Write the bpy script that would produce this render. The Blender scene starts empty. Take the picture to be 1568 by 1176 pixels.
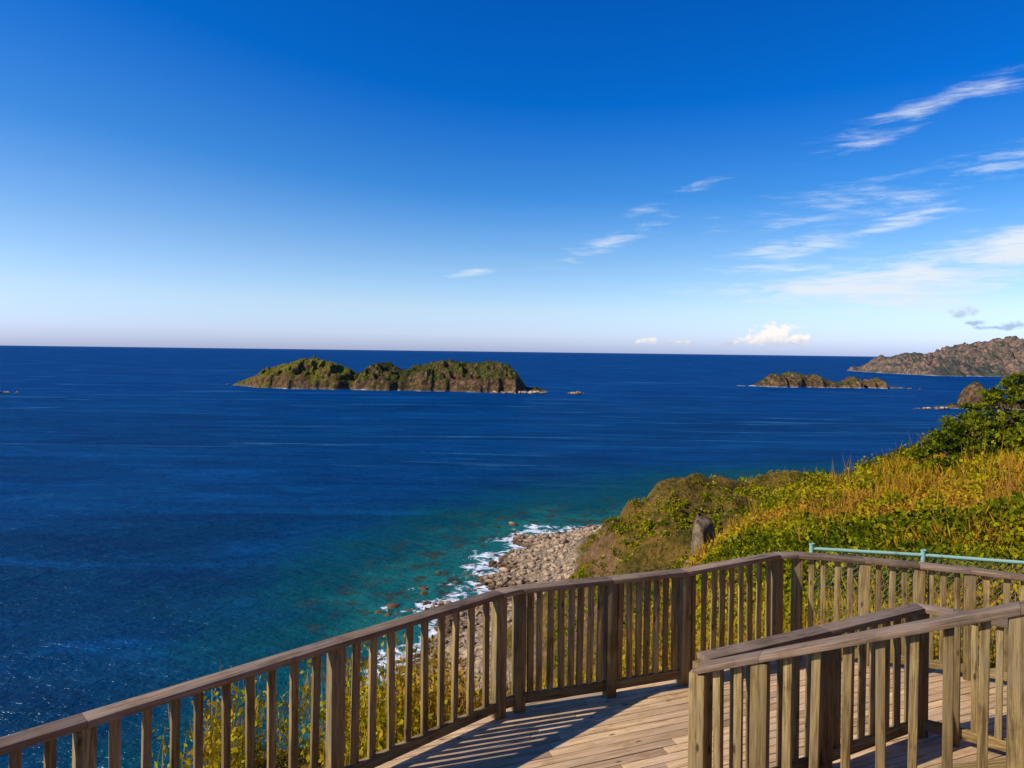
import bpy, math, random
import numpy as np
from mathutils import Matrix, Vector
random.seed(4); rng=np.random.default_rng(7)
S=bpy.context.scene
S.view_settings.view_transform='Standard'; S.view_settings.look='None'
S.view_settings.exposure=0; S.view_settings.gamma=1

# ------------------------------------------------------------ helpers
_T=rng.random((256,256))
def vnoise(x,y,seed=0):
    x=np.asarray(x)+seed*17.31; y=np.asarray(y)+seed*9.77
    xi=np.floor(x).astype(int); yi=np.floor(y).astype(int)
    fx=x-xi; fy=y-yi; fx=fx*fx*(3-2*fx); fy=fy*fy*(3-2*fy)
    g=lambda i,j:_T[i%256,j%256]
    return (g(xi,yi)*(1-fx)+g(xi+1,yi)*fx)*(1-fy)+(g(xi,yi+1)*(1-fx)+g(xi+1,yi+1)*fx)*fy
def fbm(x,y,o=4,seed=0):
    s=0;a=.5
    for i in range(o):
        s=s+a*(vnoise(x*2**i,y*2**i,seed+i)-.5); a*=.5
    return s*2
def ridged(x,y,o=4,seed=0):
    s=0;a=.5
    for i in range(o):
        s=s+a*(1-2*np.abs(vnoise(x*2**i,y*2**i,seed+i)-.5)*2); a*=.5
    return s

def mesh_np(name,verts,faces,mat=None,smooth=False,fattr=None,vattr=None):
    verts=np.asarray(verts,dtype=np.float32); faces=np.asarray(faces,dtype=np.int32)
    k=faces.shape[1]; n=len(faces)
    me=bpy.data.meshes.new(name)
    me.vertices.add(len(verts)); me.vertices.foreach_set('co',verts.ravel())
    me.loops.add(n*k); me.loops.foreach_set('vertex_index',faces.ravel())
    me.polygons.add(n); me.polygons.foreach_set('loop_start',np.arange(0,n*k,k,dtype=np.int32))
    me.update(calc_edges=True)
    if smooth: me.polygons.foreach_set('use_smooth',np.ones(n,dtype=bool))
    for nm,arr in (fattr or {}).items():
        a=me.attributes.new(nm,'FLOAT','FACE'); a.data.foreach_set('value',np.asarray(arr,dtype=np.float32))
    for nm,arr in (vattr or {}).items():
        arr=np.asarray(arr,dtype=np.float32)
        if arr.ndim==2:
            a=me.attributes.new(nm,'FLOAT_VECTOR','POINT'); a.data.foreach_set('vector',arr.ravel())
        else:
            a=me.attributes.new(nm,'FLOAT','POINT'); a.data.foreach_set('value',arr)
    ob=bpy.data.objects.new(name,me); S.collection.objects.link(ob)
    if mat: me.materials.append(mat)
    return ob
def grid_faces(nu,nv):
    i=np.arange(nu-1)[:,None]*nv+np.arange(nv-1)[None,:]
    i=i.ravel(); return np.stack([i,i+nv,i+nv+1,i+1],1)

class NT:
    def __init__(s,nt): s.nt=nt; s.L=nt.links
    def n(s,t,**kw):
        nd=s.nt.nodes.new(t)
        for k,v in kw.items(): setattr(nd,k,v)
        return nd
    def put(s,sock,v):
        if isinstance(v,bpy.types.NodeSocket): s.L.new(v,sock)
        elif v is not None: sock.default_value=v
    def math(s,op,a,b=None,c=None,clamp=False):
        nd=s.n('ShaderNodeMath',operation=op,use_clamp=clamp)
        s.put(nd.inputs[0],a)
        if b is not None: s.put(nd.inputs[1],b)
        if c is not None: s.put(nd.inputs[2],c)
        return nd.outputs[0]
    def mix(s,f,a,b,mode='MIX'):
        nd=s.n('ShaderNodeMix',data_type='RGBA',blend_type=mode)
        s.put(nd.inputs[0],f); s.put(nd.inputs[6],col(a)); s.put(nd.inputs[7],col(b)); return nd.outputs[2]
    def noise(s,vec,scale,detail=4,rough=.55,dist=0):
        nd=s.n('ShaderNodeTexNoise'); s.put(nd.inputs['Vector'],vec)
        nd.inputs['Scale'].default_value=scale; nd.inputs['Detail'].default_value=detail
        nd.inputs['Roughness'].default_value=rough; nd.inputs['Distortion'].default_value=dist
        return nd.outputs['Fac']
    def mapr(s,v,a,b,c=0,d=1,sm=True):
        nd=s.n('ShaderNodeMapRange'); nd.interpolation_type='SMOOTHSTEP' if sm else 'LINEAR'
        s.put(nd.inputs[0],v)
        for i,x in enumerate((a,b,c,d)): s.put(nd.inputs[i+1],x)
        return nd.outputs[0]
    def mapping(s,vec,loc=(0,0,0),rot=(0,0,0),scale=(1,1,1),typ='POINT'):
        nd=s.n('ShaderNodeMapping',vector_type=typ); s.put(nd.inputs[0],vec)
        nd.inputs[1].default_value=loc; nd.inputs[2].default_value=rot; nd.inputs[3].default_value=scale
        return nd.outputs[0]
    def attr(s,name,o='Fac'):
        nd=s.n('ShaderNodeAttribute',attribute_name=name); return nd.outputs[o]
    def ramp(s,f,stops):
        nd=s.n('ShaderNodeValToRGB'); s.put(nd.inputs[0],f); cr=nd.color_ramp
        while len(cr.elements)<len(stops): cr.elements.new(.5)
        for e,(p,c) in zip(cr.elements,stops): e.position=p; e.color=col(c)
        return nd.outputs[0]
    def bump(s,h,strength=.5,dist=.02):
        nd=s.n('ShaderNodeBump'); s.put(nd.inputs['Height'],h)
        nd.inputs['Strength'].default_value=strength; nd.inputs['Distance'].default_value=dist
        return nd.outputs[0]
def col(c):
    if isinstance(c,(tuple,list)) and len(c)==3: return (*c,1)
    return c
def newmat(name):
    m=bpy.data.materials.new(name); m.use_nodes=True
    t=NT(m.node_tree); m.node_tree.nodes.clear()
    out=t.n('ShaderNodeOutputMaterial'); return m,t,out
def principled(t,out,base,rough=.7,normal=None,spec=.3):
    b=t.n('ShaderNodeBsdfPrincipled'); t.put(b.inputs['Base Color'],col(base)); t.put(b.inputs['Roughness'],rough)
    b.inputs['Specular IOR Level'].default_value=spec
    if normal is not None: t.put(b.inputs['Normal'],normal)
    t.L.new(b.outputs[0],out.inputs[0]); return b

# ------------------------------------------------------------ camera (60 m above the sea, standing on the upper deck)
CZ=60.0
cd=bpy.data.cameras.new('camera'); cam=bpy.data.objects.new('camera',cd); S.collection.objects.link(cam)
cd.sensor_width=36; cd.lens=25.71; cd.shift_y=-0.0319; cd.clip_end=200000; cd.clip_start=.05
cam.matrix_world=Matrix.Translation((0,0,CZ))@Matrix.Rotation(math.radians(90),4,'X')@Matrix.Rotation(0.0128,4,'Z')
S.camera=cam

# ------------------------------------------------------------ sun
EL=math.radians(38); ax,ay=-.95,-.31
l=math.hypot(ax,ay); sv=Vector((ax/l*math.cos(EL),ay/l*math.cos(EL),math.sin(EL)))
sd=bpy.data.lights.new('sun','SUN'); sd.energy=5.0; sd.angle=math.radians(.5); sd.color=(1,.91,.74)
so=bpy.data.objects.new('sun',sd); so.rotation_euler=sv.to_track_quat('Z','Y').to_euler(); so.location=(-50,-30,150); S.collection.objects.link(so)

# ------------------------------------------------------------ world: sky + clouds (by azimuth / elevation)
W=bpy.data.worlds.new('World'); S.world=W; W.use_nodes=True
t=NT(W.node_tree); W.node_tree.nodes.clear()
wo=t.n('ShaderNodeOutputWorld'); bg=t.n('ShaderNodeBackground'); t.L.new(bg.outputs[0],wo.inputs[0])
sky=t.n('ShaderNodeTexSky',sky_type='NISHITA'); sky.sun_disc=False; sky.sun_elevation=EL; sky.sun_rotation=math.radians(252)
sky.altitude=60; sky.air_density=1.0; sky.dust_density=.6; sky.ozone_density=3.0
tc=t.n('ShaderNodeTexCoord'); sep=t.n('ShaderNodeSeparateXYZ'); t.L.new(tc.outputs['Generated'],sep.inputs[0])
X,Y,Z=sep.outputs
az=t.math('ARCTAN2',X,Y); el=t.math('ARCSINE',Z)
elh=t.math('MULTIPLY',el,t.mapr(az,-.7,.1,.78,1.02))
hf=lambda c:tuple(v/2 for v in c)
tint=t.ramp(t.math('MULTIPLY',elh,1.6,clamp=True),[(0,hf((.76,.88,1.60))),(.035,hf((.88,1.00,1.55))),(.09,hf((.90,1.00,1.28))),(.195,hf((.60,.83,1.10))),(.336,hf((.19,.60,1.05))),(.53,hf((.01,.43,1.05))),(1,hf((.004,.34,.97)))])
skyc=t.mix(1,sky.outputs[0],tint,'MULTIPLY'); skyc=t.mix(1,skyc,(2,2,2),'MULTIPLY')
cmb=t.n('ShaderNodeCombineXYZ'); t.put(cmb.inputs[0],az); t.put(cmb.inputs[1],el); ae=cmb.outputs[0]
nz=t.noise(t.mapping(ae,rot=(0,0,-.16),scale=(6,38,1)),1.0,8,.66,.8)
nz2=t.noise(t.mapping(ae,rot=(0,0,-.30),scale=(16,120,1)),1.0,6,.62,.5)
st=t.math('ADD',t.math('MULTIPLY',nz,.58),t.math('MULTIPLY',nz2,.42))
acc=None
wisps=[(.48,.090,.05,.34,.042,1.12),(.64,.128,.12,.22,.052,1.18),(.50,.062,.0,.16,.026,.95),(.53,.292,.20,.24,.022,.78),(.45,.258,.16,.15,.018,.72),
 (.49,.163,.24,.13,.018,.88),(.36,.135,.2,.15,.032,.82),(-.055,.106,.12,.07,.010,.84),(.13,.148,.35,.18,.030,.72),(.20,.20,.35,.16,.018,.56),
 (.60,.22,.2,.26,.045,.68),(.45,.185,.1,.30,.050,.66),(-.6,.10,.0,.2,.012,.40),(.35,.11,.05,.24,.024,.80)]
for a0,e0,ph,Lh,Wd,amp in wisps:
    v=t.mapping(ae,loc=(a0,e0,0),rot=(0,0,ph),scale=(Lh,Wd,1),typ='TEXTURE')
    vm=t.n('ShaderNodeVectorMath',operation='LENGTH'); t.L.new(v,vm.inputs[0])
    m=t.mapr(vm.outputs['Value'],1.25,0,0,amp)
    acc=m if acc is None else t.math('MAXIMUM',acc,m)
thr=t.math('SUBTRACT',.62,t.math('MULTIPLY',acc,.30))
dens=t.math('MULTIPLY',t.mapr(t.math('SUBTRACT',st,thr),0,.27),t.math('MULTIPLY',acc,1.1),clamp=True)
cn=t.noise(t.mapping(ae,scale=(1,1.3,1)),75,6,.55)
def puffs(lst,amp=2.6):
    g=None
    for a0,e0,Lh,Wd in lst:
        v=t.mapping(ae,loc=(a0,e0,0),scale=(Lh,Wd,1),typ='TEXTURE')
        vm=t.n('ShaderNodeVectorMath',operation='LENGTH'); t.L.new(v,vm.inputs[0])
        m=t.math('SUBTRACT',t.math('ADD',1.0,t.math('MULTIPLY',t.math('SUBTRACT',cn,.5),amp)),vm.outputs['Value'])
        g=m if g is None else t.math('MAXIMUM',g,m)
    return g
cum=puffs([(.345,.024,.030,.018),(.328,.019,.030,.010),(.368,.018,.022,.010),(.183,.016,.013,.006),(.235,.014,.016,.004),(.21,.014,.012,.004),(.29,.014,.018,.006)])
cmask=t.math('MULTIPLY',t.mapr(cum,0,.45),t.mapr(el,.007,.014))
gcum=puffs([(.551,.052,.016,.009),(.565,.040,.012,.004),(.60,.036,.016,.006),(.58,.034,.02,.003)])
gm=t.mapr(gcum,0,.8,0,.70)
BS=.145; K=1/BS
c1=t.mix(dens,skyc,(.78*K,.86*K,.95*K))
c2=t.mix(gm,c1,t.mix(t.mapr(el,.04,.06),(.30*K,.42*K,.66*K),(.62*K,.68*K,.82*K)))
c3=t.mix(cmask,c2,t.mix(t.mapr(t.math('ADD',el,t.math('MULTIPLY',cn,.024)),.022,.038),(.58*K,.64*K,.80*K),(1.02*K,.97*K,.93*K)))
t.L.new(c3,bg.inputs[0]); bg.inputs[1].default_value=BS
W.cycles.sampling_method='MANUAL'; W.cycles.sample_map_resolution=256

# ------------------------------------------------------------ terrain
CP=np.array([
 (-8,-5,55),(0,-5,56),(8,-5,58),(0,2,55.3),(4,3,55.8),(8,3,56.8),(-3,2,55.2),(-6,3,54.0),(3,6,55.6),(6,6,56.2),
 (-3,6,55.7),(-1.5,7.6,55.7),(0,8.2,55.5),(1.5,8.6,55.6),(3,9.6,55.8),(5,9.5,56.0),(8,9,56.4),(12,8,57.5),(20,8,59),
 (-6,6.5,54.0),(-3,9,55.0),(-5.5,10,53.2),(-1,12,52.8),(2,13,53.9),(3.6,15,54.3),(5,14,54.9),(8,12,56.0),(9,15,56.0),(14,15,57.3),
 (7.3,22,53.8),(4,22,51.5),(0,20,48),(-8,18,43),(-20,15,35),(10,18,55.6),(10.5,25,54.0),(14,22,56.0),(20,22,57.5),(20,30,55.3),(24,30,56.4),(30,30,58),
 (7.5,30,50.8),(5,30,47),(0,30,42),(-10,30,33),(-30,30,18),(-55,30,0),(20.4,35,54.8),(20.3,40,52.8),(14,40,50.6),(10,40,47.4),
 (14.2,50,46.4),(9,50,41),(22.4,60,46.4),(25.6,60,48.2),(15,60,41),(35,60,50),(48,55,57),(10,60,35),(0,60,27),(-15,60,17),(-30,60,7),(-50,60,-2),
 (0,90,10),(12,90,21),(25,90,33),(40,90,37),(60,95,43),(90,100,55),(-20,90,4),(-38,90,-2),
 (-20,118,0.3),(-8,120,2.5),(4,120,5),(9,120,11),(14,120,21.5),(26,120,26),(40,120,30),(60,130,32),
 (-21,131,-.2),(-11,159,.2),(0,160,3),(9,155,6),(15,150,19),(21,150,26.0),(28,160,27),(33,170,26.2),(41.6,180,25.6),(57.6,185,24.0),(80,190,21),(25,178,14),(18,178,5),
 (-5,186,0.2),(6,195,2.5),(16,200,3.5),(30,205,12),(0,215,0.2),(12,222,2.2),(22,228,2.8),(34,228,6),(15,243,0.1),(28,250,0),(50,240,8),
 (60,268,0.5),(80,255,7),(85,295,0.4),(103,290,14.5),(118,290,12.5),(100,200,20),(100,240,14),(140,200,28),(200,200,40),(160,290,12),(220,290,15),(100,335,-.3),(130,342,-.2),(180,350,0),(260,360,0),
 (-40,120,-4),(-37,150,-3),(-24,150,-1.1),(-27,172,-1.2),(-42,186,-3.4),(-14,186,-.8),(-18,215,-1.8),(-38,215,-4),(-60,215,-7),(0,262,-2.5),(28,285,-3.5),(60,310,-4),(90,370,-6),(180,400,-7),(280,420,-8),(-80,100,-9),(-90,200,-12),(-60,300,-12),(20,400,-12),(-90,40,-9),(-150,150,-15),(-60,0,-3),(-30,-5,28),
],dtype=float)
def warp(x,y): return np.stack([x/(y+15),np.log(y+15)],-1)
WP=warp(CP[:,0],CP[:,1]); c2_=.05**2
def kern(A,B):
    d=((A[:,None,:]-B[None,:,:])**2).sum(-1); return np.sqrt(d+c2_)
n=len(CP); M=np.zeros((n+3,n+3)); M[:n,:n]=kern(WP,WP)+np.eye(n)*-.002
Pm=np.c_[np.ones(n),WP]; M[:n,n:]=Pm; M[n:,:n]=Pm.T
sol=np.linalg.solve(M,np.r_[CP[:,2],0,0,0])
def terr(x,y):
    sh=np.shape(x); x=np.ravel(x).astype(float); y=np.ravel(y).astype(float)
    out=np.empty(len(x)); 
    for i in range(0,len(x),20000):
        w=warp(x[i:i+20000],y[i:i+20000]); out[i:i+20000]=kern(w,WP)@sol[:n]+np.c_[np.ones(len(w)),w]@sol[n:]
    d=np.sqrt(x*x+y*y)
    am=np.clip((d-10)/120,0,1)*np.clip((out-1)/10,0.14,1)
    out+=am*(3.0*fbm(x/18,y/18,5,3)+3.8*(ridged(x/11,y/11,4,9)-.5))
    shore=np.exp(-(out/3.0)**2)*np.clip((d-60)/60,0,1)
    out+=shore*1.5*fbm(x/11,y/11,4,14)
    out+=.12*fbm(x/1.2,y/1.2,3,5)
    return out.reshape(sh)
na,nb=460,520
aa=np.linspace(-1.6,1.7,na); bb=np.linspace(math.log(8),math.log(440),nb)
A,B=np.meshgrid(aa,bb,indexing='ij'); TY=np.exp(B)-15; TX=A*(TY+15)
TZ=terr(TX,TY)

m_ter,t,out=newmat('hillside_ground')
geo=t.n('ShaderNodeNewGeometry'); sp=t.n('ShaderNodeSeparateXYZ'); t.L.new(geo.outputs['Position'],sp.inputs[0]); pos=geo.outputs['Position']
sn=t.n('ShaderNodeSeparateXYZ'); t.L.new(geo.outputs['Normal'],sn.inputs[0])
n1=t.noise(pos,.14,7,.65); n2=t.noise(pos,.9,6,.7)
veg=t.ramp(t.math('ADD',t.math('MULTIPLY',n1,.55),t.math('MULTIPLY',n2,.45)),[(.38,(.035,.035,.005)),(.47,(.12,.085,.012)),(.55,(.22,.125,.020)),(.66,(.30,.165,.040))])
rockc=t.ramp(n2,[(.3,(.10,.05,.018)),(.55,(.25,.135,.055)),(.75,(.42,.25,.12))])
flat=t.mapr(t.math('ADD',sn.outputs[2],t.math('MULTIPLY',t.math('SUBTRACT',n1,.5),1.0)),.54,.76)
hill=t.mix(flat,rockc,veg)
vo=t.n('ShaderNodeTexVoronoi'); t.L.new(pos,vo.inputs['Vector']); vo.inputs['Scale'].default_value=1.1
peb=t.mix(t.math('ADD',vo.outputs['Distance'],t.math('MULTIPLY',n2,.35)),(.62,.47,.31),(.26,.175,.105))
wet=t.mapr(sp.outputs[2],-.3,.9); beach=t.mix(wet,(.10,.065,.035),peb)
bm_=t.mapr(t.math('ADD',sp.outputs[2],t.math('MULTIPLY',t.math('SUBTRACT',n1,.5),5)),3.6,6.0)
c=t.mix(bm_,beach,hill)
hgt=t.math('ADD',t.math('ADD',n2,t.math('MULTIPLY',n1,2)),t.math('MULTIPLY',vo.outputs['Distance'],-.5))
principled(t,out,c,.95,t.bump(hgt,1.0,1.2),.1)
mesh_np('hillside_terrain',np.stack([TX,TY,TZ],-1).reshape(-1,3),grid_faces(na,nb),m_ter,True)

# ------------------------------------------------------------ sea
rr=np.r_[0.5,30,50,np.geomspace(70,500,230),np.geomspace(515,90000,90)]; th=np.r_[np.linspace(-1.1,1.1,560),np.linspace(1.1,2*math.pi-1.1,80)[1:]]
R,TH=np.meshgrid(rr,th,indexing='ij'); sx=R*np.sin(TH); sy=R*np.cos(TH)
ok=(sy>20)&(sy<420)&(sx>-200)&(sx<330)
tz=np.full(sx.shape,-20.); tz[ok]=terr(sx[ok],sy[ok])
tz=np.clip(tz,-20,5)
m_sea,t,out=newmat('sea_water')
geo=t.n('ShaderNodeNewGeometry'); pos=geo.outputs['Position']; sh=t.attr('bed')
wn=t.noise(t.mapping(pos,rot=(0,0,.5),scale=(1,1.9,1)),.16,5,.6)
wn2=t.noise(t.mapping(pos,rot=(0,0,.4),scale=(1,2.2,1)),.03,6,.62)
big=t.noise(t.mapping(pos,rot=(0,0,.15),scale=(1,2.6,1)),.0035,4,.6,.6)
strk=t.noise(t.mapping(pos,rot=(0,0,.25),scale=(.35,3.0,1)),.012,5,.65,1.2)
rip=t.noise(t.mapping(pos,rot=(0,0,.10),scale=(.5,2.6,1)),.022,6,.68,.4)
cur=t.noise(t.mapping(pos,rot=(0,0,-.5),scale=(.5,1.6,1)),.0075,6,.66,1.5)
vl=t.n('ShaderNodeVectorMath',operation='LENGTH'); t.L.new(pos,vl.inputs[0]); dist=vl.outputs['Value']
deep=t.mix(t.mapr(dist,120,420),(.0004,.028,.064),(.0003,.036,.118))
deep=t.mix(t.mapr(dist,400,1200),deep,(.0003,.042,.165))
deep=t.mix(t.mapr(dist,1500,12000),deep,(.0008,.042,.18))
deep=t.mix(t.mapr(big,.35,.7,0,.55),deep,(.0006,.060,.21))
deep=t.mix(t.math('MULTIPLY',t.mapr(wn,.5,.8),.42),deep,(.003,.080,.20))
deep=t.mix(t.mapr(rip,.50,.36,0,.48),deep,(.0003,.018,.080))
deep=t.mix(t.mapr(rip,.52,.70,0,.50),deep,(.002,.085,.26))
deep=t.mix(t.mapr(cur,.54,.70,0,.45),deep,(.003,.085,.23))
deep=t.mix(t.mapr(cur,.46,.34,0,.35),deep,(.0003,.018,.075))
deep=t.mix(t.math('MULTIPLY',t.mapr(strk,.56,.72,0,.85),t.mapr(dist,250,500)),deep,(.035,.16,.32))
deep=t.mix(t.mapr(dist,9000,60000,0,.55),deep,(.035,.10,.26))  # atmospheric haze painted into the water colour towards the horizon
bedn=t.math('ADD',sh,t.math('MULTIPLY',t.math('SUBTRACT',t.noise(pos,.05,5,.6),.5),8))
shal=t.mix(t.mapr(bedn,-10.5,-3.3,0,.88),deep,(.001,.064,.072))
shal=t.mix(t.mapr(bedn,-4.2,-.4,0,.85),shal,(.012,.145,.125))
rk=t.math('MULTIPLY',t.mapr(t.noise(pos,.16,6,.65),.50,.60),t.mapr(bedn,-6,-1.5,0,.8)); shal=t.mix(rk,shal,(.038,.034,.015))
fn=t.noise(pos,.20,8,.68,.8)
foam=t.mapr(t.math('ADD',fn,t.math('MULTIPLY',t.mapr(sh,-2.4,.2),.30)),.70,.80)
foam=t.math('MULTIPLY',foam,t.mapr(sh,-3.0,-.9),clamp=True)
cap=t.math('MULTIPLY',t.mapr(t.noise(t.mapping(pos,scale=(1,1.6,1)),.30,3,.6),.735,.78),.18); cap=t.math('MULTIPLY',cap,t.mapr(dist,700,200))
fc=t.math('MAXIMUM',foam,cap)
base=t.mix(fc,shal,(.80,.82,.84))
hh=t.math('ADD',t.math('MULTIPLY',wn,1.0),t.math('MULTIPLY',wn2,3.0)); 
hh=t.math('ADD',hh,t.math('MULTIPLY',t.noise(pos,.9,4,.6),.22))
bmp=t.bump(hh,.85,1.65)
df=t.n('ShaderNodeBsdfDiffuse'); t.L.new(base,df.inputs[0]); t.L.new(bmp,df.inputs['Normal'])
gl=t.n('ShaderNodeBsdfGlossy'); gl.inputs['Roughness'].default_value=.25; gl.inputs[0].default_value=(.8,.9,1,1); t.L.new(bmp,gl.inputs['Normal'])
mx=t.n('ShaderNodeMixShader'); mx.inputs[0].default_value=.035; t.L.new(df.outputs[0],mx.inputs[1]); t.L.new(gl.outputs[0],mx.inputs[2]); t.L.new(mx.outputs[0],out.inputs[0])
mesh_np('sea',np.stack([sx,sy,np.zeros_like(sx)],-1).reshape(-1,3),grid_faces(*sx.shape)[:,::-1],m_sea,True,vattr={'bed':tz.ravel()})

# ------------------------------------------------------------ islands
def island_mat(name,haze,green=(.12,.125,.012),rocky=0.,sc=1.,light=1.):
    m,t,out=newmat(name); geo=t.n('ShaderNodeNewGeometry'); pos=geo.outputs['Position']
    sp=t.n('ShaderNodeSeparateXYZ'); t.L.new(pos,sp.inputs[0]); sn=t.n('ShaderNodeSeparateXYZ'); t.L.new(geo.outputs['Normal'],sn.inputs[0])
    a=t.noise(pos,.035*sc,8,.68); b=t.noise(pos,.16*sc,6,.7); d=t.noise(pos,.010,2)
    g=t.ramp(t.math('ADD',t.math('MULTIPLY',a,.5),t.math('MULTIPLY',b,.5)),[(.37,(.016,.020,.005)),(.46,tuple(x*.5 for x in green)),(.55,green),(.70,(.26,.17,.03))])
    g=t.mix(t.mapr(sp.outputs[0],-300,-230,.60,.05),g,(.32,.26,.015))
    g=t.mix(t.mapr(d,.42,.60,.5,0),g,(.032,.032,.008))
    r=t.ramp(b,[(.3,tuple(light*x for x in (.036,.018,.007))),(.5,tuple(light*x for x in (.15,.080,.032))),(.72,tuple(light*x for x in (.44,.26,.11)))])
    f=t.mapr(t.math('ADD',sn.outputs[2],t.math('MULTIPLY',t.math('SUBTRACT',a,.5),1.7)),.48+rocky,.74+rocky)
    c=t.mix(f,r,g)
    z=t.math('ADD',sp.outputs[2],t.math('MULTIPLY',t.math('SUBTRACT',b,.5),6))
    c=t.mix(t.mapr(z,3.5,1.2,0,.7),c,(.24,.16,.09)); c=t.mix(t.mapr(t.math('ADD',sp.outputs[2],t.math('MULTIPLY',t.math('SUBTRACT',a,.5),9)),.6,-.1),c,(.60,.58,.52))
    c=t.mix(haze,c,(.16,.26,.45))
    principled(t,out,c,1,t.bump(t.math('ADD',a,t.math('MULTIPLY',b,.5)),1,16/sc),0)
    return m
def island(name,prof,y0l,y0r,yref,front,back,mat,amp=1,nx=420,ny=130,seed=1,jag=1.0,cell=1.0):
    p=np.array(prof,float); x=np.linspace(p[0,0]-12,p[-1,0]+12,nx)
    prof_z=np.interp(x,p[:,0],p[:,1],left=-3,right=-3)
    s=(x-p[0,0])/(p[-1,0]-p[0,0]); y0=y0l+(y0r-y0l)*np.clip(s,0,1); k=y0/yref
    top=CZ-(CZ-prof_z)*k; X0=x*k
    v=np.linspace(-1,1,ny); XX=np.repeat(X0[:,None],ny,1)
    wf=front*(.30+.70*np.clip(top/30,0,1)); wb=back*(.3+.7*np.clip(top/30,0,1))
    V=np.repeat(v[None,:],nx,0)
    wob=1+.45*fbm(XX/(45*cell),V*0+seed,4,seed)
    YY=y0[:,None]+np.where(V<0,V*wf[:,None]*wob,V*wb[:,None])
    q=1-np.abs(V)
    rise=np.clip(q/.16,0,1)**.85*.42+.58*np.sin(np.clip(q,0,1)*math.pi/2)**1.1
    Zz=(top[:,None]+2)*rise-2
    env=np.clip(q*3,0,1)*np.clip(1-np.exp(-np.abs(V)*4)+.12*jag,0,1)
    g=np.clip(top[:,None]/40,.1,1.6)
    Zz=Zz+env*g*amp*(15*(ridged(XX/(26*cell),YY/(60*cell),5,seed+3)-.5)+8*fbm(XX/(12*cell),YY/(12*cell),4,seed+6))
    Zz=Zz+np.clip(top[:,None]/40,.05,1)*amp*jag*2.2*fbm(XX/(7*cell),YY/(7*cell),3,seed+8)
    Zz[:,0]=-3; Zz[:,-1]=-3
    return mesh_np(name,np.stack([XX,YY,Zz],-1).reshape(-1,3),grid_faces(nx,ny),mat,True)
mi=island_mat('island_rock_and_scrub',.03)
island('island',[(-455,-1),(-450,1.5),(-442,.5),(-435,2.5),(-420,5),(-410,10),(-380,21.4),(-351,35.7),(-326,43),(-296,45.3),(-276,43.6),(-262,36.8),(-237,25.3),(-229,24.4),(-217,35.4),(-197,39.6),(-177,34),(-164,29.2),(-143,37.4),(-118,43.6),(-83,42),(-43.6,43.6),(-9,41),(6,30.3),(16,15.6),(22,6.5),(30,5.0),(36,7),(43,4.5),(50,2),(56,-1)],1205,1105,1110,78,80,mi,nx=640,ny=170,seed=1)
mi2=island_mat('islet_rock_and_scrub',.04,green=(.12,.11,.012),rocky=.16,light=1.2)
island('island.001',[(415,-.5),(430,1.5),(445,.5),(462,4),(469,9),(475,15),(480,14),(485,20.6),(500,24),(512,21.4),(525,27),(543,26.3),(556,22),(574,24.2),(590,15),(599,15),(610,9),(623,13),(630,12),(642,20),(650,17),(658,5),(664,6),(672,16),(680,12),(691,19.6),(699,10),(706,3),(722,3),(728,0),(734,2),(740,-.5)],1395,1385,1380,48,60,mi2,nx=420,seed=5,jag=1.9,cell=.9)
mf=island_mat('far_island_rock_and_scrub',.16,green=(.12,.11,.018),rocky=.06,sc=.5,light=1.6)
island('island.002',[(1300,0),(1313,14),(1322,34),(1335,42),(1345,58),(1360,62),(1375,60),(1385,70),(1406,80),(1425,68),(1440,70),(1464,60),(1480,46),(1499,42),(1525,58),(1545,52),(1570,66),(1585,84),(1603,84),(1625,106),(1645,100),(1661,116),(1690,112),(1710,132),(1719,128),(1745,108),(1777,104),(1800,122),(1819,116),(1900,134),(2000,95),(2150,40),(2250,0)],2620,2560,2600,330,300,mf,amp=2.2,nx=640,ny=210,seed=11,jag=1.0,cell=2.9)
island('sea_stack',[(494,-1),(500,2.5),(508,1.5),(518,6),(526,4.5),(531,9),(534,20),(539,28),(546,33),(552,28),(558,20),(567,18),(580,14),(600,6),(625,0)],862,858,860,26,24,mi2,amp=.7,nx=200,ny=60,seed=15,jag=2)

def ico(sub=2):
    import bmesh
    b=bmesh.new(); bmesh.ops.create_icosphere(b,subdivisions=sub,radius=1)
    v=np.array([x.co[:] for x in b.verts]); f=np.array([[q.index for q in p.verts] for p in b.faces]); b.free(); return v,f
def rocks(name,cen,rad,mat,sub=2,flat=.6):
    v0,f0=ico(sub); V=[];F=[];TN=[]
    for i,(c,r) in enumerate(zip(cen,rad)):
        o=rng.random(3)*40
        d=1+.9*fbm(v0[:,0]*1.5+o[0],v0[:,1]*1.5+v0[:,2]*1.3+o[1],3,2)
        vv=v0*d[:,None]
        for _ in range(8):
            nn=rng.normal(size=3); nn/=np.linalg.norm(nn); h=.42+.3*rng.random(); dd=vv@nn; vv=vv-np.clip(dd-h,0,None)[:,None]*nn
        s=np.array([1,.6+.5*rng.random(),flat*(.7+.6*rng.random())]); an=rng.random()*6.28
        vv=vv*s*r*1.25; ca,sa=math.cos(an),math.sin(an); vv=np.stack([vv[:,0]*ca-vv[:,1]*sa,vv[:,0]*sa+vv[:,1]*ca,vv[:,2]],1)
        V.append(vv+c); F.append(f0+i*len(v0)); TN.append(np.full(len(f0),rng.random()))
    return mesh_np(name,np.concatenate(V),np.concatenate(F),mat,False,fattr={'tint':np.concatenate(TN)})
m_rock,t,out=newmat('shore_rock')
geo=t.n('ShaderNodeNewGeometry'); pos=geo.outputs['Position']; sp=t.n('ShaderNodeSeparateXYZ'); t.L.new(pos,sp.inputs[0])
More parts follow.
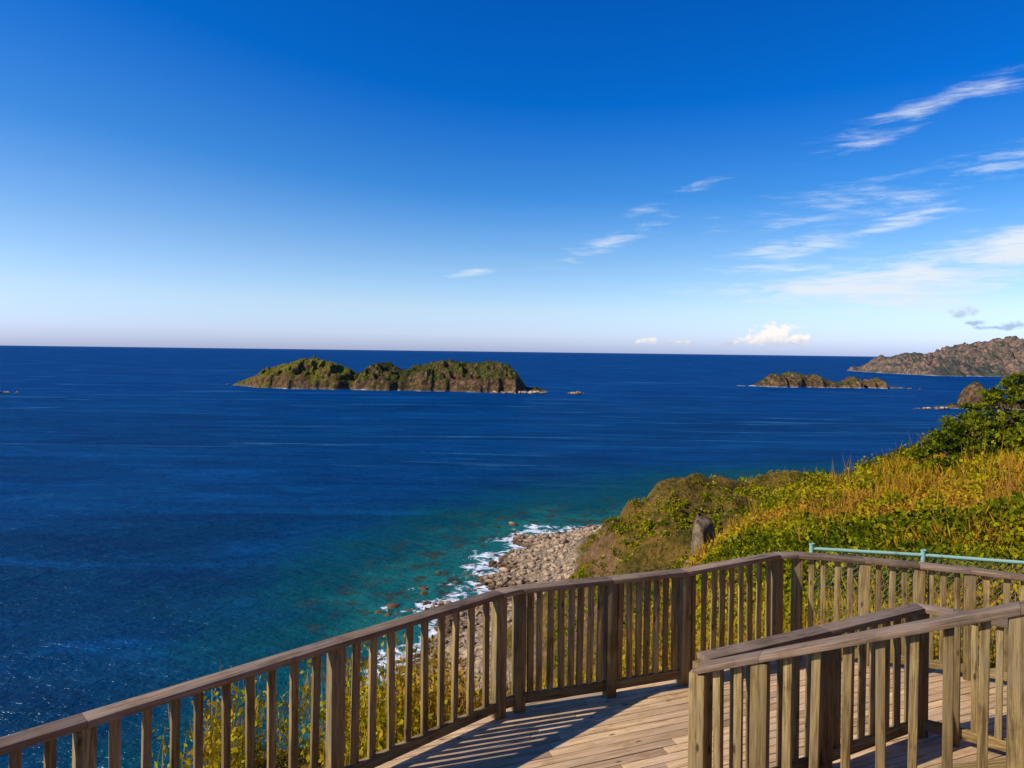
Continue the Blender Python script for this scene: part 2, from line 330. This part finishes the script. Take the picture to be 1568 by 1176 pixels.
b=t.noise(pos,1.3,6,.7); c=t.mix(t.math('ADD',t.math('MULTIPLY',b,.6),t.math('MULTIPLY',t.attr('tint'),.4)),(.18,.10,.05),(.64,.47,.29))
c=t.mix(t.mapr(sp.outputs[2],.4,1.5),(.13,.07,.032),c)
principled(t,out,c,.9,t.bump(b,.8,.3),.2)
cen=[];rad=[]
cx=rng.uniform(-45,45,20000); cy=rng.uniform(95,262,20000); cz=terr(cx,cy)
cl=fbm(cx/9,cy/9,3,51)
nw=0
for x,y,z,q in zip(cx,cy,cz,cl):
    if z<-.2:
        if z<-1.7 or q<.07 or nw>170 or rng.random()<.4: continue
        r=max(.6,abs(z)*.95)+.7*rng.random()**2; nw+=1
    elif z<4.5:
        if len(cen)>3200 or (z>1 and rng.random()<.35): continue
        r=.25+1.0*rng.random()**3.5
    else: continue
    cen.append((x,y,z+.1*r)); rad.append(r)
rocks('beach_rocks',np.array(cen),rad,m_rock,2)
rc=[];rr_=[]
for X0,Y0,w,k,sz in [(0,1047,30,22,6.0),(30,1058,16,12,6.5),(92,1050,12,10,5.5),(-628,912,12,8,4),(-440,1190,26,7,4),(480,835,25,8,3.5),(735,1350,20,6,4),(620,1345,60,16,4)]:
    for _ in range(k):
        rc.append((X0+rng.uniform(-w,w),Y0+rng.uniform(-5,5),rng.uniform(-.5,.8))); rr_.append(rng.uniform(2.0,sz))
rocks('sea_rocks',np.array(rc),rr_,m_rock,3,.5)
m_crag,t,out=newmat('crag_rock')
geo=t.n('ShaderNodeNewGeometry'); pos=geo.outputs['Position']
b=t.noise(pos,2.2,8,.72); principled(t,out,t.ramp(b,[(.3,(.06,.038,.018)),(.5,(.24,.165,.09)),(.7,(.46,.35,.22))]),.95,t.bump(b,1,.4),.1)
zz=lambda x,y:float(terr([x],[y])[0])
rocks('rock_outcrop',np.array([(9.5,36,zz(9.5,36)+.8),(10.0,37,zz(10,37)+.7),(9.8,35.2,zz(9.8,35.2)+.3),(9.1,36.2,zz(9.1,36.2)+.3),(10.4,36.4,zz(10.4,36.4)+.4)]),[.95,.85,.65,.6,.6],m_crag,4,1.5)

# ------------------------------------------------------------ foliage
def leafmat(name,stops,trans=.3):
    m,t,out=newmat(name); geo=t.n('ShaderNodeNewGeometry'); pos=geo.outputs['Position']
    nn=t.noise(pos,.35,2,.6); f=t.math('ADD',t.math('MULTIPLY',t.attr('tint'),.65),t.math('MULTIPLY',nn,.5))
    c=t.ramp(f,stops)
    d=t.n('ShaderNodeBsdfDiffuse'); tr=t.n('ShaderNodeBsdfTranslucent'); t.L.new(c,d.inputs[0]); t.L.new(c,tr.inputs[0])
    mx=t.n('ShaderNodeMixShader'); mx.inputs[0].default_value=trans; t.L.new(d.outputs[0],mx.inputs[1]); t.L.new(tr.outputs[0],mx.inputs[2]); t.L.new(mx.outputs[0],out.inputs[0])
    return m
def leaves(cen,k,rad,hgt,length,width,up,tint,spread=.25):
    N=len(cen); C=np.repeat(cen,k,0); n=N*k
    r=np.repeat(rad,k); h=np.repeat(hgt,k); ln=np.repeat(length,k)*rng.uniform(.6,1.3,n)
    ang=rng.random(n)*6.283; q=np.sqrt(rng.random(n)); zz=rng.random(n)
    rr=r*q*np.sqrt(np.clip(1-zz**2*.8,0,1))
    P=C+np.stack([rr*np.cos(ang),rr*np.sin(ang),h*zz*np.sqrt(np.clip(1-q**2*.6,0,1))],1)
    d=rng.normal(size=(n,3)); d/=np.linalg.norm(d,axis=1)[:,None]; d[:,2]=np.abs(d[:,2])*.6; d=d*(1-up)+np.array([0,0,1])*up; d/=np.linalg.norm(d,axis=1)[:,None]
    w=np.cross(d,rng.normal(size=(n,3))); w/=np.linalg.norm(w,axis=1)[:,None]
    wd=(ln*width)[:,None]
    v=np.stack([P,P+d*ln[:,None]*.45+w*wd,P+d*ln[:,None],P+d*ln[:,None]*.45-w*wd],1).reshape(-1,3)
    tt=np.clip(np.repeat(tint,k)+rng.normal(size=n)*spread*.5,0,1)
    return v,tt
def bake(name,parts,mat):
    V=np.concatenate([p[0] for p in parts]); T=np.concatenate([p[1] for p in parts])
    return mesh_np(name,V,np.arange(len(V)).reshape(-1,4),mat,False,fattr={'tint':T})
m_scrub=leafmat('scrub_leaves',[(.10,(.020,.034,.003)),(.28,(.095,.12,.005)),(.44,(.30,.28,.007)),(.60,(.48,.37,.010)),(.78,(.46,.23,.020)),(.97,(.42,.20,.050))])
m_tree=leafmat('shrub_tree_leaves',[(.15,(.010,.022,.002)),(.42,(.055,.085,.005)),(.64,(.17,.19,.009)),(1,(.30,.26,.02))])
N=17000
a=rng.uniform(.02,1.0,N); b=rng.uniform(math.log(24),math.log(95),N); y=np.exp(b)-15; x=a*(y+15)
keep=(x/np.maximum(y,1)<.85)&((y>9.3)|(x>7.5)); x=x[keep];y=y[keep]; z=terr(x,y)
keep=(z>30)&(np.hypot(x-9.7,y-35.6)>1.4); x,y,z=x[keep],y[keep],z[keep]
cn_=fbm(x/5,y/5,4,21)+.5*fbm(x/1.5,y/1.5,2,23)
D=np.hypot(x,y); C=np.stack([x,y,z-.05],1); u=rng.random(len(x))
lift=np.clip(.5+2.2*cn_,.15,1.6)
p2=leaves(C,34,.28+.016*D,(.22+.018*D)*lift,.045+.0034*D,.40,.12,np.clip(.42-1.2*cn_+.36*(u-.5),.0,.84),.28)
dry=fbm(x/4+9,y/4,3,27)>.07
g=C[dry]; Dg=D[dry]
p1=leaves(g,13,.16+.010*Dg,.20+.018*Dg,.12+.009*Dg,.05,.55,.72+.18*rng.random(len(g)))
N=150; a=rng.uniform(.15,.85,N); y=np.exp(rng.uniform(math.log(30),math.log(80),N))-15; x=a*(y+15); z=terr(x,y); D=np.hypot(x,y); s_=rng.uniform(.6,1.4,N)
p3=leaves(np.stack([x,y,z],1),230,(.30+.022*D)*s_,(.25+.022*D)*s_,.05+.0030*D,.36,.15,.10+.28*rng.random(N),.26)
bake('hillside_scrub',[p1,p2,p3],m_scrub)
N=520; a=rng.uniform(.2,.9,N); y=np.exp(rng.uniform(math.log(32),math.log(80),N))-15; x=a*(y+15); z=terr(x,y); D=np.hypot(x,y)
p=leaves(np.stack([x,y,z+.2],1),4,.15+D*0,.3+D*0,.4+.024*D,.011,.75,.92+D*0)
bake('dry_grass_stalks',[p],m_scrub)
N=15000; a=rng.uniform(.05,.75,N); y=np.exp(rng.uniform(math.log(90),math.log(340),N))-15; x=a*(y+15); z=terr(x,y)
e=1.5; sl=np.hypot(terr(x+e,y)-z,terr(x,y+e)-z)/e
cn_=fbm(x/16,y/16,4,31); k=(z>5)&(sl<2.0)&(cn_>-.12+.22*(y<190)*(x<50)); x,y,z,cn_=x[k],y[k],z[k],cn_[k]
p=leaves(np.stack([x,y,z-.2],1),14,.8+x*0,.8+x*0,.48+x*0,.35,.2,np.clip(.30-cn_*.7+.15*rng.random(len(x)),.02,.80))
bake('headland_scrub',[p],m_scrub)
N=7500; x=rng.uniform(-7,6.5,N); y=rng.uniform(2.2,14,N)
fy=np.interp(x,[-6,-4.5,-1.3,0,1,1.8,3,4.7,6.5],[1.0,2.5,5.6,6.85,7.2,7.5,8.3,7.8,6.8])
cl=fbm(x/1.3,y/1.3,3,41)
th_=np.interp(x,[-7,-4.2,-3.2,-2.6,-1.0,-.5,.1,.4,6],[.30,.28,.08,-.16,-.16,.06,.02,-.38,-.45])
k=(y>fy+.22)&(y<fy+4.0)&(cl>th_)&((x<.2)|(rng.random(N)<.7)); x,y,cl=x[k],y[k],cl[k]; z=terr(x,y)
H=rng.uniform(.3,1.0,len(x))*(1.0+.7*(x<-.4)); H=np.minimum(H,np.maximum(56.95-z,.2)*rng.uniform(.7,1.05,len(x)))
C=np.stack([x,y,z-.1],1)
p1=leaves(C,46,.22+x*0,H,.070+x*0,.27,.25,np.clip(.45+cl*.7,.05,.9))
p2=leaves(C,8,.20+x*0,H*.8,.42+x*0,.013,.82,.72+x*0)
bake('slope_weeds',[p1,p2],m_scrub)

lobes=[(18.2,30,55.9,1.45),(19.3,30.6,56.45,1.45),(20.9,31,57.3,1.65),(23,31,58.4,1.9),(25.2,31.5,59.0,2.2),(20.2,29,56.0,1.6),(22.2,29.3,56.9,1.7),(24.5,29.5,57.6,1.8),(27,31,59,2.2)]
P=[];T=[]
for cx,cy,cz_,r in lobes:
    for _ in range(int(40*r)):
        d=rng.normal(size=3); d/=np.linalg.norm(d); d[2]=abs(d[2])*1.0-.25
        q=r*(.62+.42*rng.random()); P.append((cx+d[0]*q,cy+d[1]*q,cz_+d[2]*q*.95)); T.append(.25+.50*rng.random())
P=np.array(P);T=np.array(T); o=np.full(len(P),1.)
tp=leaves(P,46,.30*o,.26*o,.17*o,.32,.2,T,.3)
crown=bake('crown',[tp],m_tree)
m_bark,t,out=newmat('bark'); geo=t.n('ShaderNodeNewGeometry'); principled(t,out,t.mix(t.noise(geo.outputs['Position'],8,5),(.06,.04,.025),(.16,.12,.08)),.9)
V=[];F=[]
def limb(p,q,r0,r1,k=7):
    p=Vector(p);q=Vector(q); d=(q-p).normalized(); u=d.orthogonal().normalized(); w=d.cross(u); b0=len(V); ns=5
    for j in range(ns+1):
        c=p.lerp(q,j/ns)+Vector((math.sin(j*1.7+p.x)*.05,math.cos(j*1.3+p.y)*.05,0)); r=r0+(r1-r0)*j/ns
        for i in range(k):
            a_=6.2832*i/k; V.append(tuple(c+u*math.cos(a_)*r+w*math.sin(a_)*r))
    for j in range(ns):
        for i in range(k): F.append((b0+j*k+i,b0+j*k+(i+1)%k,b0+(j+1)*k+(i+1)%k,b0+(j+1)*k+i))
root=(22.2,30.3,54.9)
for i,(cx,cy,cz_,r) in enumerate(lobes):
    mid=((root[0]+cx)/2,(root[1]+cy)/2,(root[2]+cz_)/2-.1); limb(root,mid,.16,.10); limb(mid,(cx,cy,cz_+.4*r),.10,.03)
    for _ in range(4): limb((cx,cy,cz_-.1),(cx+rng.normal()*r*.5,cy+rng.normal()*r*.5,cz_+r*.6),.04,.012,5)
br=mesh_np('branches',V,F,m_bark,True)
tree=bpy.data.objects.new('shrub_tree',None); S.collection.objects.link(tree); tree.location=root
for o_ in (crown,br): o_.parent=tree; o_.matrix_parent_inverse=Matrix.Translation(root).inverted()

# ------------------------------------------------------------ timber
def woodmat(name,dark,light,grey):
    m,t,out=newmat(name); lc=t.attr('loc','Vector'); tn=t.attr('tint')
    g=t.noise(t.mapping(lc,scale=(38,38,2.2)),1,5,.62,.6); g2=t.noise(t.mapping(lc,scale=(140,140,6)),1,3,.6); s=t.noise(lc,2.5,5,.65)
    f=t.math('ADD',t.math('MULTIPLY',g,.62),t.math('MULTIPLY',g2,.38))
    c=t.mix(t.mapr(f,.38,.62),dark,light)
    c=t.mix(t.mapr(s,.40,.70,0,.65),c,grey)
    c=t.mix(t.mapr(s,.46,.30,0,.6),c,tuple(x*.55 for x in dark))
    c=t.mix(t.math('MULTIPLY',tn,.55),c,tuple(x*.7 for x in dark))
    vo=t.n('ShaderNodeTexVoronoi'); t.put(vo.inputs['Vector'],t.mapping(lc,scale=(9,9,3))); vo.inputs['Scale'].default_value=1
    c=t.mix(t.mapr(vo.outputs['Distance'],.14,.05,0,.85),c,(.03,.017,.008))
    principled(t,out,c,.75,t.bump(f,.9,.006),.2); return m
m_wood=woodmat('weathered_timber',(.13,.080,.030),(.50,.345,.13),(.31,.235,.135))
m_rail=woodmat('handrail_timber',(.14,.088,.053),(.39,.26,.165),(.35,.26,.20))
m_deck=woodmat('deck_timber',(.42,.25,.125),(.80,.54,.30),(.64,.46,.29))
class Timber:
    def __init__(s): s.V=[];s.F=[];s.L=[];s.T=[];s.M=[]
    def prism(s,bot,top,tint=None,mi=0,axis=None):
        b=len(s.V); off=Vector((random.random()*20,random.random()*20,random.random()*20)); tint=random.random() if tint is None else tint
        pts=[Vector(p) for p in bot+top]; ax=axis.normalized(); u=ax.orthogonal().normalized(); w=ax.cross(u)
        for p in pts:
            s.V.append(tuple(p)); s.L.append((p.dot(u)+off.x,p.dot(w)+off.y,p.dot(ax)+off.z)); s.T.append(tint)
        for f in ((0,3,2,1),(4,5,6,7),(0,1,5,4),(1,2,6,5),(2,3,7,6),(3,0,4,7)): s.F.append(tuple(b+i for i in f)); s.M.append(mi)
    def beam(s,p,q,w,h,tint=None,mi=0,side=None):
        p=Vector(p);q=Vector(q); d=q-p
        if side is None:
            side=Vector((d.y,-d.x,0)); side=side.normalized() if side.length>1e-4 else Vector((1,0,0))
        upv=side.cross(d).normalized(); a_=side*w/2; b_=upv*h/2
        s.prism([p-a_-b_,p+a_-b_,p+a_+b_,p-a_+b_],[q-a_-b_,q+a_-b_,q+a_+b_,q-a_+b_],tint,mi,d)
    def strip(s,pts,w,h,drop=0,mi=0,off=0):
        P=[Vector(p) for p in pts]; Lp=[];Rp=[]
        for i,p in enumerate(P):
            d1=(P[i]-P[i-1]) if i>0 else (P[1]-P[0]); d2=(P[i+1]-P[i]) if i<len(P)-1 else d1
            n1=Vector((-d1.y,d1.x,0)).normalized(); n2=Vector((-d2.y,d2.x,0)).normalized()
            m=(n1+n2).normalized(); k=1/max(.35,m.dot(n1)); q=p-Vector((0,0,drop))
            Lp.append(q+m*k*(off+w/2)); Rp.append(q+m*k*(off-w/2))
        dz=Vector((0,0,h))
        for i in range(len(P)-1):
            s.prism([Lp[i]-dz,Rp[i]-dz,Rp[i],Lp[i]],[Lp[i+1]-dz,Rp[i+1]-dz,Rp[i+1],Lp[i+1]],None,mi,P[i+1]-P[i])
    def build(s,name,mats,bevel=.004):
        ob=mesh_np(name,s.V,s.F,None,False,vattr={'loc':np.array(s.L),'tint':np.array(s.T)})
        for m in mats: ob.data.materials.append(m)
        ob.data.polygons.foreach_set('material_index',np.array(s.M,dtype=np.int32))
        import bmesh
        b=bmesh.new(); b.from_mesh(ob.data); bmesh.ops.recalc_face_normals(b,faces=b.faces); b.to_mesh(ob.data); b.free()
        if bevel:
            md=ob.modifiers.new('bevel','BEVEL'); md.width=bevel; md.segments=2; md.limit_method='ANGLE'
        return ob
DZ=CZ-3.35; RZ=CZ-2.2
def railing(name,pts,nb,drop=1.0,foot=1.22,bw=.05,bd_=.034,pw=.105):
    T=Timber(); P=[Vector(p) for p in pts]
    T.strip(P,.135,.045,0,1)
    T.strip(P,.045,.09,drop,0)
    for i in range(len(P)-1):
        p,q=P[i],P[i+1]
        n_=nb[i]
        for j in range(1,n_):
            c=p.lerp(q,(j+random.uniform(-.08,.08))/n_); along=(q-p); along.z=0; along.normalize()
            lean=along*random.uniform(-.007,.007); yaw=random.uniform(-.08,.08)
            al=Vector((along.x*math.cos(yaw)-along.y*math.sin(yaw),along.x*math.sin(yaw)+along.y*math.cos(yaw),0))
            T.beam(c-Vector((0,0,drop-.001))+lean,c-Vector((0,0,.048))-lean,bw*random.uniform(.9,1.1),bd_,side=al)
    for i,p in enumerate(P):
        d=(P[min(i+1,len(P)-1)]-P[max(i-1,0)]); side=Vector((d.y,-d.x,0)).normalized()
        T.beam(p-Vector((0,0,foot)),p-Vector((0,0,.047)),pw,pw,side=side)
    return T.build(name,[m_wood,m_rail])
outer=[(-4.95,1.97,RZ),(-3.72,3.15,RZ),(-2.506,4.338,RZ),(-1.299,5.53,RZ),(-.085,6.70,RZ),(.10,6.83,RZ),(.991,7.14,RZ),(1.778,7.43,RZ),(2.96,8.10,RZ),(3.20,8.13,RZ),(3.86,7.95,RZ),(4.36,7.78,RZ),(4.80,7.62,RZ),(5.35,7.30,RZ),(6.6,6.5,RZ)]
railing('wooden_railing',outer,[10,10,10,10,1,9,8,10,1,5,4,4,4,9],bw=.055,bd_=.036)
K=(1.35,5.17,RZ); sd_=Vector((.857,-.516,0)); sl_=.42
def fr(s): return (K[0]+sd_.x*s,K[1]+sd_.y*s,RZ+sl_*s)
railing('wooden_railing.001',[fr(4.2),fr(3.0),fr(1.86),fr(.42),fr(.0)],[7,6,8,3],drop=1.02,foot=1.5,bw=.056,bd_=.045,pw=.11)
railing('wooden_railing.002',[(1.42,5.33,RZ),(2.55,5.90,RZ),(3.64,6.47,RZ),(3.86,6.34,RZ),(4.4,5.95,RZ)],[8,8,1,4],drop=1.0,foot=1.22,bd_=.045)

T=Timber()
poly=[(-4.98,2.1),(-1.36,5.64),(-.14,6.82),(.08,6.95),(.95,7.26),(1.74,7.55),(2.94,8.24),(3.22,8.28),(4.86,7.75),(5.42,7.42),(7,6.4),(7,.2),(-4.98,.2)]
bd=Vector((.93,.367,0)).normalized(); pn=Vector((-bd.y,bd.x,0))
def cut(o):
    ts=[]
    for i in range(len(poly)):
        p=Vector((*poly[i],0)); q=Vector((*poly[(i+1)%len(poly)],0)); a_=p.dot(pn)-o; b_=q.dot(pn)-o
        if a_*b_<0: r=p.lerp(q,a_/(a_-b_)); ts.append(r.dot(bd))
    return (min(ts),max(ts)) if len(ts)>=2 else None
pw_=.092; o=-3.0
while o<9:
    c0=cut(o); c1=cut(o+pw_)
    if c0 and c1:
        a0,a1=c0; b0,b1=c1; cuts=[0]; k=random.uniform(1.2,2.6)
        ln=a1-a0
        while k<ln-.4: cuts.append(k/ln); k+=2.4
        cuts.append(1)
        for u0,u1 in zip(cuts[:-1],cuts[1:]):
            g=.003/ln
            pa=bd*(a0+(a1-a0)*(u0+g))+pn*o; pb=bd*(a0+(a1-a0)*(u1-g))+pn*o
            pc=bd*(b0+(b1-b0)*(u1-g))+pn*(o+pw_); pd=bd*(b0+(b1-b0)*(u0+g))+pn*(o+pw_)
            if u0>0: pd=bd*pa.dot(bd)+pn*(o+pw_)
            if u1<1: pc=bd*pb.dot(bd)+pn*(o+pw_)
            z1=Vector((0,0,DZ+random.uniform(-.0015,.0015))); z0=z1-Vector((0,0,.035))
            T.prism([pa+z0,pd+z0,pd+z1,pa+z1],[pb+z0,pc+z0,pc+z1,pb+z1],random.random()*.7,0,bd)
    o+=pw_+.008
edge=[Vector((x,y,DZ)) for x,y in poly[:11]]
T.strip(edge,.045,.20,.04,1,off=-.04)
for s_ in np.arange(-3.5,7,.5):
    T.beam((s_,.4,DZ-.11),(s_,min(6.9,np.interp(s_,[-4.98,-1.36,0,3,5,7],[1.9,5.4,6.6,8.0,7.3,6.1])),DZ-.11),.045,.14,mi=1)
for x,y in [(-4.6,2.2),(-2.9,3.8),(-1.2,5.5),(.1,6.7),(1.8,7.4),(3.1,8.0),(4.9,7.5),(6.8,6.3)]:
    T.beam((x,y,DZ-4.0),(x,y,DZ-.05),.12,.12,mi=1,side=Vector((1,0,0)))
T.build('wooden_deck',[m_deck,m_wood],.003)
T=Timber(); perp=Vector((.516,.857,0)); s=1.55; i=1
while s<4.1:
    w0=1.35; p=Vector((K[0],K[1],0))+sd_*(s+.17)+perp*.10
    z_=DZ+.17*i
    T.beam((p.x,p.y,z_-.02),(p.x+perp.x*w0,p.y+perp.y*w0,z_-.02),.33,.04,mi=0)
    pr=Vector((K[0],K[1],0))+sd_*(s+.02)+perp*.10
    T.beam((pr.x,pr.y,z_-.11),(pr.x+perp.x*w0,pr.y+perp.y*w0,z_-.11),.025,.13,mi=0)
    s+=.36; i+=1
a_=fr(1.5); b_=fr(4.1); T.beam((a_[0]+perp.x*.06,a_[1]+perp.y*.06,DZ+.05),(b_[0]+perp.x*.06,b_[1]+perp.y*.06,DZ+1.2),.05,.25,mi=0)
q=perp*1.47; T.beam((a_[0]+q.x,a_[1]+q.y,DZ+.05),(b_[0]+q.x,b_[1]+q.y,DZ+1.2),.05,.25,mi=0)
T.build('wooden_stairs',[m_wood,m_wood],.003)
T=Timber(); pz=CZ-1.65
for k in range(38): T.beam((-3,-4.2+.142*k,pz-.018),(5.4,-4.2+.142*k,pz-.018),.135,.035,mi=0,side=Vector((0,1,0)))
for x in (-2.8,1.2,5.2):
    for y in (-4,1.0): T.beam((x,y,pz-4.2),(x,y,pz-.04),.12,.12,mi=1,side=Vector((1,0,0)))
    T.beam((x,-4.2,pz-.14),(x,1.1,pz-.14),.06,.2,mi=1)
T.build('viewing_platform',[m_deck,m_wood],.003)

# ------------------------------------------------------------ pale green pipe fence with chain link
m_pipe,t,out=newmat('pale_green_paint'); geo=t.n('ShaderNodeNewGeometry'); principled(t,out,t.mix(t.mapr(t.noise(geo.outputs['Position'],9,5),.52,.72,0,.7),(.26,.44,.37),(.16,.13,.09)),.5)
m_wire,t,out=newmat('galvanised_wire'); b=principled(t,out,(.22,.24,.22),.5); b.inputs['Metallic'].default_value=.5
V=[];F=[]
fp=[(3.72,9.0,57.62),(4.88,8.62,57.66),(5.82,8.2,57.70),(7.4,7.5,57.74)]
def tube(p,q,r,k=10):
    p=Vector(p);q=Vector(q); d=(q-p).normalized(); u=d.orthogonal().normalized(); w=d.cross(u); b0=len(V)
    for c in (p,q):
        for i in range(k): a_=6.2832*i/k; V.append(tuple(c+u*math.cos(a_)*r+w*math.sin(a_)*r))
    for i in range(k): F.append((b0+i,b0+(i+1)%k,b0+k+(i+1)%k,b0+k+i))
for i,p in enumerate(fp):
    tube((p[0],p[1],55),(p[0],p[1],p[2]+.05),.028)
    tube((p[0],p[1],p[2]+.05),(p[0],p[1],p[2]+.065),.034)
    if i<3: tube(p,fp[i+1],.021); 
pipe=mesh_np('posts_and_rails',V,F,m_pipe,True)
V=[];F=[]
for i in range(3):
    p=Vector(fp[i]);q=Vector(fp[i+1]); d=q-p; Lh=d.length; Hh=1.25; n_=int((Lh+Hh)/.07)
    for j in range(n_):
        for sgn in (0,1):
            x0=-Hh+j*.07; s0=max(x0,0); s1=min(x0+Hh,Lh)
            if s1-s0<.03: continue
            h0=s0-x0; h1=s1-x0
            if sgn: h0,h1=Hh-h0,Hh-h1
            P0=p+d*(s0/Lh)-Vector((0,0,Hh-h0)); P1=p+d*(s1/Lh)-Vector((0,0,Hh-h1)); tube(P0,P1,.0018,4)
wire=mesh_np('mesh',V,F,m_wire,False)
fe=bpy.data.objects.new('chain_link_fence',None); S.collection.objects.link(fe)
for o_ in (pipe,wire): o_.parent=fe
print('DONE')
